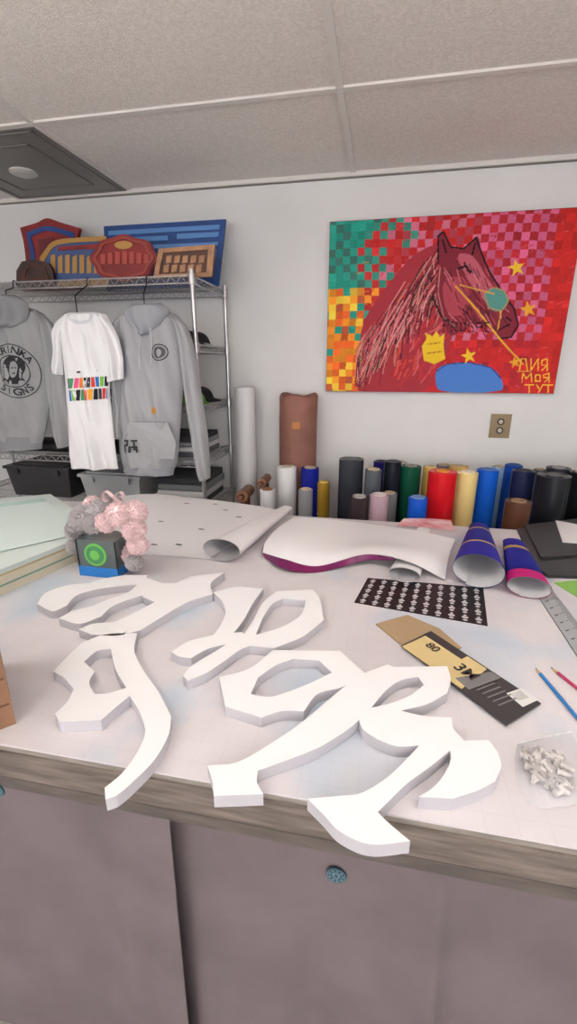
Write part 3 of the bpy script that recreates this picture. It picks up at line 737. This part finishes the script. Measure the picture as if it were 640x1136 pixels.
letter([
 [(243,751,1),(268,745),(284,737),(302,721,1),(377,722,1),(405,747,1),(380,762),(352,770),(337,789,1),(312,789),(290,796,1),(250,784,1),(247,770)],
 [(400,748,1),(430,737,1),(446,744,1),(426,765),(408,788),(390,806),(356,828),(322,842),(286,855,1),(285,868),(292,881,1),(237,883,1),(236,868),(230,849,1),(262,846),(300,825),(340,797),(374,768)],
 [(397,770,1),(425,740,1),(496,739,1),(500,754),(496,769,1),(474,781),(446,788,1),(420,800,1),(395,795,1)],
 [(396,790,1),(420,784),(470,794),(501,796,1),(503,808),(515,822,1),(500,832),(478,850),(453,868),(430,890),(419,901,1),(430,912),(455,933,1),(420,937),(400,934),(375,921),(360,905),(341,886,1),(375,883),(400,880),(430,862),(450,843),(465,827,1),(440,828),(418,820,1),(402,808)],
 [(490,822,1),(542,821,1),(552,834,1),(556,850),(549,867,1),(530,877),(502,886,1),(464,884,1),(480,874),(492,860),(500,842),(498,830)]],
 [[(278,770,1),(286,752,1),(306,738),(325,731,1),(354,733,1),(368,746,1),(348,756),(324,766,1),(300,773)],
  [(412,785,1),(428,766),(444,755),(464,751,1),(470,760,1),(456,771),(434,780)]])

# ================================================================ THINGS ON THE TABLE
def P3(u,v,h): return at_z(u,v,TZ+h)
M_paper=mat('white_vinyl_sheet',(230,228,230),.35); M_under=mat('sheet_backing',(176,175,180),.6)
def sheet(mb,rows,nr,nc,mt,mback=None,th=.0012):
    G=loft_pts([[P3(*p) for p in r] for r in rows],nr,nc)
    for r in G:
        for p in r: p.z=max(p.z,TZ+.0022)
    mb.grid(G,mt); mb.grid([[p-Vector((0,0,th)) for p in r][::-1] for r in G],mback or mt); return G
def cone_len(mb,pa,ra,pb,rb,flat,bands,mi,n=40,K=28,q0=.14):
    pa=Vector(pa);pb=Vector(pb); d=pb-pa; side=Vector((d.y,-d.x,0)).normalized(); up=Vector((0,0,1)); P=[]
    for k in range(K+1):
        f=k/K; r=ra+(rb-ra)*f; c=pa.lerp(pb,f); row=[]
        for j in range(n+1):
            a=-math.pi*.62+2*math.pi*1.0*j/n; q=1-q0*j/n
            sl=.06*math.sin(a)*(1-f)
            row.append(c+d*sl*.5+side*(r*q*math.cos(a))+up*(r*flat*(1+q*math.sin(a))+.0025))
        P.append(row)
    for f0,f1,m_ in bands: mb.grid(P[int(f0*K):int(f1*K)+1],m_)
    ins=[]
    for k,r in enumerate(P):
        cc=pa.lerp(pb,k/K)+up*((ra+(rb-ra)*k/K)*flat); ins.append([p+(cc-p).normalized()*.0015 for p in r][::-1])
    mb.grid(ins,mi)

sh=empty('printed_vinyl_sheet'); mb=MB()
G=sheet(mb,[[(120,552,.03),(170,548,.02),(240,555,.008),(290,562,.004),(322,569,.004)],
            [(110,575,.01),(165,572,.006),(235,576,.003),(280,582,.003),(306,585,.003)],
            [(100,600,.002),(160,600,.002),(222,600,.002),(258,602,.002),(284,601,.002)],
            [(95,622,.002),(150,616,.002),(195,617,.002),(230,620,.002),(262,619,.002)]],24,36,M_paper,M_under)
M_mark=mat('tiny_print',(90,92,100),.8)
for (u,v) in ((180,580),(205,560),(222,586),(250,566),(175,603),(196,604),(265,574),(150,560),(235,560)):
    c=at_z(u,v,TZ+.006)
    gp=min((p for r in G for p in r),key=lambda p:(p.x-c.x)**2+(p.y-c.y)**2)
    mb.add([(gp.x-.014,gp.y-.006,gp.z+.003),(gp.x+.014,gp.y-.004,gp.z+.003),(gp.x+.012,gp.y+.004,gp.z+.003),(gp.x-.012,gp.y+.006,gp.z+.003)],[[0,1,2,3]],M_mark)
mb.build('sheet',sh)
mb=MB(); cone_len(mb,P3(244,621,0),.095,P3(318,567,0),.034,.42,[(0,1,M_paper)],M_under,q0=.3); mb.build('curled_end',sh)

M_mag=mat('banner_magenta',(138,24,96),.35,c2=(64,18,62),vscale=7); M_lil=mat('banner_inner',(206,203,210),.4)
ban=empty('banner_vinyl_sheet'); mb=MB()
G=sheet(mb,[[(326,574,.05),(352,575,.055),(392,579,.02),(430,584,.02),(470,590,.03),(505,598,.02)],
            [(308,586,.05),(335,588,.06),(378,596,.03),(425,598,.03),(465,604,.045),(500,610,.02)],
            [(295,600,.035),(320,604,.055),(362,612,.03),(412,605,.05),(455,612,.06),(496,626,.02)],
            [(291,613,.012),(315,620,.035),(352,628,.008),(405,615,.045),(450,622,.055),(494,643,.004)]],24,60,M_paper,M_lil)
fr=[(291,613,.012),(315,620,.035),(352,628,.008),(405,615,.045),(436,619,.053)]
E1=[P3(*p) for p in fr]; E2=[P3(u+(3 if i==0 else 0),v+[6,11,7,7,3][i],[.004,.014,.002,.022,.04][i]) for i,(u,v,h) in enumerate(fr)]
mb.grid(loft_pts([E1,E2],6,40),M_mag)
mb.grid(loft_pts([[P3(326,574,.05),P3(308,586,.05),P3(295,600,.035),P3(291,613,.012)],[P3(324,578,.03),P3(305,590,.025),P3(292,605,.012),P3(290,619,.004)]],4,16),M_mag)
mb.build('sheet',ban)
mb=MB()
cone_len(mb,P3(447,644,0),.058,P3(470,590,0),.03,.34,[(0,1,M_paper)],M_under); mb.build('curled_end',ban)
mb=MB(); sheet(mb,[[(448,575,.003),(472,575,.003),(500,577,.003)],[(440,583,.004),(470,585,.004),(505,589,.004)]],8,16,mat('pink_vinyl',(240,214,218),.5,c2=(214,110,116),vscale=14)); 
mb.build('pink_vinyl_scrap')
M_b1=mat('print_blue',(14,26,140),.5,spec=.15); M_b3=mat('print_violet',(34,26,150),.5,spec=.15); M_g1=mat('print_gold',(210,174,90),.5,spec=.2); M_w1=mat('print_white',(214,214,222),.5); M_m1=mat('print_magenta',(190,24,116),.5,spec=.15); M_gin=mat('vinyl_inside',(206,206,210),.5)
mb=MB()
cone_len(mb,P3(527,650,0),.088,P3(530,592,0),.042,.62,[(0,.38,M_b3),(.36,.43,M_g1),(.42,.8,M_b1),(.79,.86,M_g1),(.85,1,M_b1)],M_gin)
mb.build('blue_printed_vinyl_roll')
mb=MB()
cone_len(mb,P3(584,662,0),.070,P3(568,607,0),.042,.45,[(0,.22,M_m1),(.21,.75,M_b1),(.74,.82,M_g1),(.81,1,M_b3)],M_gin)
mb.build('magenta_printed_vinyl_roll')

mb=MB(); M_dec=mat('decal_black',(26,24,28),.35); M_dw=mat('decal_white',(190,188,192),.5)
q=[(408,641),(536,652),(541,694),(393,668)]
table_shape(mb,[C4(*q)],TZ+.0025,.002,M_dec)
qa=[at_z(*p,TZ+.003) for p in q]
def bil(s,t): return qa[0].lerp(qa[1],s).lerp(qa[3].lerp(qa[2],s),t)
for j in range(5):
    for i in range(10):
        for (ds,dt,w_,h_) in ((0,0,.026,.030),(0,.065,.018,.024),(0,-.05,.012,.018)):
            s_=(i+.6)/10.2;t_=(j+.55)/5.1
            c=[bil(s_+ds+w_*math.cos(a),t_+dt+h_*math.sin(a)) for a in [k*math.pi/4 for k in range(8)]]
            mb.add([(p.x,p.y,TZ+.0031) for p in c],[list(range(8))[::-1]],M_dw)
mb.build('black_decal_sheet')

mb=MB(); M_kr=mat('sandpaper_tan',(168,142,110),.9,bump=.3,bscale=500); M_pk1=mat('pack_yellow',(208,186,134),.6); M_pk2=mat('pack_black',(60,57,58),.4); M_pw=mat('pack_white',(216,216,214),.5); M_pg=mat('pack_grey',(120,118,118),.5)
table_shape(mb,[C4((417,692),(452,682),(487,697),(512,718),(470,735))],TZ+.004,.0035,M_kr)
table_shape(mb,[C4((445,716),(478,700),(600,780),(562,804))],TZ+.0085,.004,M_pk2)
table_shape(mb,[C4((446,717),(479,702),(540,742),(512,764))],TZ+.0095,.001,M_pk1)
table_shape(mb,[C4((470,703.5),(477,700.5),(519,727),(512,731))],TZ+.0105,.001,M_pk2)
table_shape(mb,[C4((562,769),(579,763),(597,776),(580,784))],TZ+.0095,.001,M_pw)
table_shape(mb,[C4((505,752),(545,745),(556,752),(520,765))],TZ+.0100,.0005,M_pg)
for i in range(9):
    u=566+i*1.04;v=770.5+i*.9
    table_shape(mb,[C4((u,v-.5),(u+1.2,v-.9),(u+12,v-4.5),(u+10.8,v-4.0))],TZ+.0100,.0005,M_pk2)
for (k,u,v,sz,m_) in (('80',480,718,.036,M_pk2),('3M',517,745,.046,M_pk2)):
    vs,fs=text_mesh(k,sz); c=at_z(u,v,TZ+.0115); a=at_z(479,702,TZ);b=at_z(600,780,TZ); ang=math.atan2(b.y-a.y,b.x-a.x)
    mb.add([(c.x+x.x*math.cos(ang)-x.y*math.sin(ang),c.y+x.x*math.sin(ang)+x.y*math.cos(ang),TZ+.0115) for x in vs],fs,m_)
for i in range(5):
    table_shape(mb,[C4((528+i*6,765+i*4.2),(548+i*6,757+i*4.2),(549.5+i*6,758+i*4.2),(529.5+i*6,766+i*4.2))],TZ+.0100,.0005,M_pg)
mb.build('sandpaper_pack')

def pencil(a,b,c,tipc):
    A=P3(a[0],a[1],.004);B=P3(b[0],b[1],.004); d=(B-A).normalized(); mb=MB()
    m_=mat('pencil_paint',c,.3); w_=mat('pencil_wood',(206,170,126),.7); g_=mat('pencil_lead',tipc,.5)
    mb.tube(A,A+d*.006,.0006,g_,8,.0014); mb.tube(A+d*.006,A+d*.022,.0014,w_,8,.0039); mb.tube(A+d*.022,B,.0039,m_,6)
    mb.tube(B,B+d*.012,.0041,mat('ferrule',(190,190,192),.3,.8),10); mb.tube(B+d*.012,B+d*.022,.0039,mat('eraser',(220,150,150),.7),10)
    mb.build('pencil')
pencil((594,741),(650,808),(36,120,190),(20,20,24)); pencil((611,740),(668,786),(176,50,92),(20,20,24))
mb=MB(); M_st=mat('steel',(166,168,172),.4,.15); M_std=mat('steel_edge',(96,98,102),.4,.5)
table_shape(mb,[C4((597,661),(613,655),(684,746),(658,754))],TZ+.0035,.003,M_st,mside=M_std)
ra,rb_=at_z(613,655,TZ+.0035),at_z(684,746,TZ+.0035); rc_,rd=at_z(597,661,TZ+.0035),at_z(658,754,TZ+.0035)
for i in range(50):
    f=(i+.5)/50; p=ra.lerp(rb_,f);q_=rc_.lerp(rd,f); L=.5 if i%5==0 else .28; d=(rb_-ra).normalized()*.0009
    e=p.lerp(q_,L)
    mb.add([(x.x,x.y,TZ+.0038) for x in (p-d,p+d,e+d,e-d)],[[3,2,1,0]],M_blk)
    if i%5==0:
        p2=p.lerp(q_,.62);e2=p.lerp(q_,.82); mb.add([(x.x,x.y,TZ+.0038) for x in (p2-d*2.5,p2+d*2.5,e2+d*2.5,e2-d*2.5)],[[3,2,1,0]],M_blk)
mb.build('steel_ruler')
bag=empty('bag_of_hardware'); mb=MB()
M_hw=mat('hardware_white',(226,220,216),.5,0,var=.25,vscale=60); M_hw2=mat('hardware_grey',(170,164,162),.5,.1)
c0=P3(606,855,0)
for i in range(56):
    a=rng.uniform(0,6.28); rr=rng.rand()**.5
    x=c0.x+.038*rr*math.cos(a)*1.05; y=c0.y+.052*rr*math.sin(a); z=TZ+.008+rng.rand()*.016*(1-rr*.7)
    t=rng.uniform(0,3.14); d=Vector((math.cos(t),math.sin(t),rng.uniform(-.1,.1)))*.013
    k_=M_hw if i%3 else M_hw2
    mb.tube(Vector((x,y,z))-d,Vector((x,y,z))+d*.5,.0042,k_,10); mb.tube(Vector((x,y,z))+d*.5,Vector((x,y,z))+d*.7,.0065,k_,10)
mb.build('hardware',bag)
M_plas=mat('clear_poly_bag',(240,240,244),.08,alpha=.18,bump=.7,bscale=30,spec=.7)
rows=[[(574,824,.003),(590,820,.004),(612,815,.004),(634,812,.003)],
      [(571,842,.006),(590,836,.030),(618,834,.030),(646,832,.006)],
      [(574,866,.008),(598,862,.038),(626,860,.036),(652,858,.008)],
      [(588,893,.003),(606,896,.006),(628,894,.006),(652,888,.003)]]
G=loft_pts([[P3(*p) for p in r] for r in rows],26,26)
for i,r in enumerate(G):
    for j,p in enumerate(r):
        p.z=max(TZ+.002,p.z+ rng.randn()*.0014)
mb=MB(); mb.grid(G,M_plas); mb.grid([[Vector((p.x,p.y,TZ+.001)) for p in r][::-1] for r in G],M_plas)
mb.tube(G[0][0],G[0][-1],.0016,M_paper,6)
mb.build('poly_bag',bag)
mb=MB(); M_fold=mat('folder_black',(42,42,45),.45,bump=.05)
table_shape(mb,[C4((574,586),(655,577),(690,620),(680,640),(608,638),(592,626))],TZ+.012,.011,M_fold)
table_shape(mb,[C4((582,582),(650,574),(690,612),(600,618))],TZ+.020,.008,M_fold)
mb.build('black_portfolio')
mb=MB(); table_shape(mb,[C4((616,577),(632,580),(690,592),(690,606),(624,601))],TZ+.024,.003,M_paper); mb.build('white_card_stack')
mb=MB(); table_shape(mb,[C4((614,646),(680,640),(690,668),(640,662))],TZ+.002,.0015,mat('green_vinyl',(132,186,84),.5)); mb.build('green_vinyl_offcut')

mb=MB(); M_bd=mat('board_cream',(214,206,184),.7); M_bt=mat('board_top',(206,218,214),.3); M_bg=mat('board_green',(120,160,140),.5)
M_gold2=mat('board_gilt',(188,170,120),.5)
zc=[(0.0,.028,M_bd,0),(.028,.034,M_bg,4),(.034,.062,M_bd,2),(.062,.068,M_gold2,-2),(.068,.085,M_bt,0)]
for z0,z1,m_,off in zc:
    zt=TZ+z1
    pts=[at_z(u,v,TZ+.085) for u,v in ((-90,668),(80-off*.3,600+off*.2),(96,574),(56,548),(-80,560))]
    extrude_region(mb,region([[(p.x,p.y) for p in pts]]),lambda v:(v.x,v.y,zt),lambda v:(v.x,v.y,TZ+z0+.0005),m_)
mb.build('stack_of_boards')
mb=MB()
for k,(du,dv,h) in enumerate(((0,0,.088),(6,3,.092))):
    pts=[at_z(u+du,v+dv,TZ+h) for u,v in ((-60,620),(66,592),(82,572),(48,553),(-60,566))]
    extrude_region(mb,region([[(p.x,p.y) for p in pts]]),lambda v:(v.x,v.y,TZ+h),lambda v:(v.x,v.y,TZ+h-.003),mat('acetate_%d'%k,(214,230,226) if k else (180,212,204),.2))
mb.build('clear_acetate_sheets')

M_cb1=mat('cardboard',(148,110,84),.8,var=.12,vscale=12); M_cb2=mat('cardboard_side',(110,76,56),.8,var=.15,vscale=20)
cR=at_z(18,803,TZ); cN=at_z(0,810,TZ); ax=(cN-cR).normalized(); bx=Vector((-ax.y,ax.x,0))
if bx.x>0: bx=-bx
H=at_y(9,655,cR.y).z-TZ; Lb,Wb,t=.34,.24,.005
def bxp(a,b,z): q=cR+ax*a+bx*b; return (q.x,q.y,TZ+.0005+z)
mb=MB()
def slab(a0,a1,b0,b1,z0,z1,m_):
    P=[(a0,b0),(a1,b0),(a1,b1),(a0,b1)]
    mb.hexa([bxp(a,b,z0) for a,b in P],[bxp(a,b,z1) for a,b in P],m_)
slab(0,Lb,0,t,0,H,M_cb1); slab(0,Lb,Wb-t,Wb,0,H,M_cb1); slab(0,t,t,Wb-t,0,H,M_cb1); slab(Lb-t,Lb,t,Wb-t,0,H,M_cb1); slab(t,Lb-t,t,Wb-t,0,t,M_cb1)
for k in range(3): slab(.004,Lb-.004,-.0012,-.0002,.05+k*.06,.054+k*.06,M_cb2)
mb.hexa([bxp(0,t,H),bxp(Lb,t,H),bxp(Lb,t+.09,H+.05),bxp(0,t+.09,H+.05)],[bxp(0,t,H+.004),bxp(Lb,t,H+.004),bxp(Lb,t+.09,H+.054),bxp(0,t+.09,H+.054)],M_cb1)
mb.build('cardboard_box')

gb=empty('fuzzy_gift_box'); mb=MB()
M_clr=mat('dark_acrylic',(92,102,104),.15); M_lab=mat('label_blue',(30,120,200),.4); M_lg=mat('label_green',(110,190,90),.4)
f0=P3(90,638,0); f1=P3(138,637,0); w_=f1.x-f0.x; d_=.10; hh=.135
mb.box((f0.x,f0.y,TZ+.001),(f0.x+w_,f0.y+d_,TZ+hh),M_clr)
mb.box((f0.x-.002,f0.y-.003,TZ+.001),(f0.x+w_+.002,f0.y+d_+.002,TZ+.036),M_lab)
cx=f0.x+w_*.47; cz=TZ+.083
mb.tube((cx,f0.y-.003,cz),(cx,f0.y,cz),.041,M_lg,28); mb.tube((cx,f0.y-.0045,cz),(cx,f0.y-.003,cz),.033,mat('label_dkgreen',(70,140,90),.4),24); mb.tube((cx,f0.y-.0055,cz),(cx,f0.y-.0045,cz),.018,M_lg,24)
for e in ((f0.x,f0.y),(f0.x+w_,f0.y)): mb.tube((e[0],e[1],TZ),(e[0],e[1],TZ+hh),.003,M_blk,8)
mb.build('box_body',gb)
def pom(c,r,m_,n=900,mb=None):
    c=Vector(c)
    mb.lathe(c-Vector((0,0,r*.88)),[(r*.88*math.sin(a),r*.88*(1-math.cos(a))) for a in np.linspace(.01,3.13,12)],m_,18)
    for i in range(n):
        d=Vector(rng.randn(3)).normalized(); p=c+d*r*.82; q=c+d*r*rng.uniform(.95,1.14)+Vector(rng.randn(3))*r*.06
        a=d.orthogonal().normalized()*.0036; b=d.cross(a).normalized()*.0036
        mb.add([p+a,p-a*.5+b,p-a*.5-b,q],[[0,1,3],[1,2,3],[2,0,3]],m_)
M_pg_=mat('yarn_grey',(184,180,182),.95); M_pp=mat('yarn_pink',(232,206,208),.95)
mb=MB()
yf=f0.y
for (u,v,dy,r,m_) in ((92,575,.03,.044,M_pg_),(111,568,.05,.044,M_pg_),(132,571,.03,.044,M_pp),(150,569,.06,.042,M_pp),(149,588,.03,.040,M_pp),(118,579,.02,.036,M_pp),(103,581,.02,.034,M_pg_),(153,604,.03,.036,M_pp),(149,624,.035,.030,M_pg_),(83,588,.05,.034,M_pg_),(103,561,.09,.034,M_pp),(82,606,.05,.027,M_pg_),(125,560,.08,.034,M_pg_),(145,614,.06,.034,M_pp)):
    pom(at_y(u,v,yf+dy),r,m_,mb=mb)
mb.build('plush_trim',gb)
mb=MB()
c=at_y(126,553,yf+.05)
for sgn in (-1,1):
    P=[[c+Vector((sgn*.038*math.sin(t)*1.0,.010*w,.018*math.sin(2*t)+.006)) for t in np.linspace(0,math.pi,14)] for w in (-1,1)]
    mb.grid(P,M_pp)
mb.build('ribbon_bow',gb)

# ================================================================ camera & world
cam=bpy.data.cameras.new('camera'); co=bpy.data.objects.new('camera',cam); scene.collection.objects.link(co)
cam.sensor_fit='VERTICAL'; cam.sensor_height=36; cam.sensor_width=36; cam.lens=F/1136*36; cam.clip_start=.02
R=Matrix((RT,UP,-FW)).transposed(); co.matrix_world=Matrix.Translation((0,0,CAMZ))@R.to_4x4()
scene.camera=co
w=bpy.data.worlds.new('world'); scene.world=w; w.use_nodes=True
w.node_tree.nodes['Background'].inputs[0].default_value=(.8,.85,.9,1); w.node_tree.nodes['Background'].inputs[1].default_value=.3
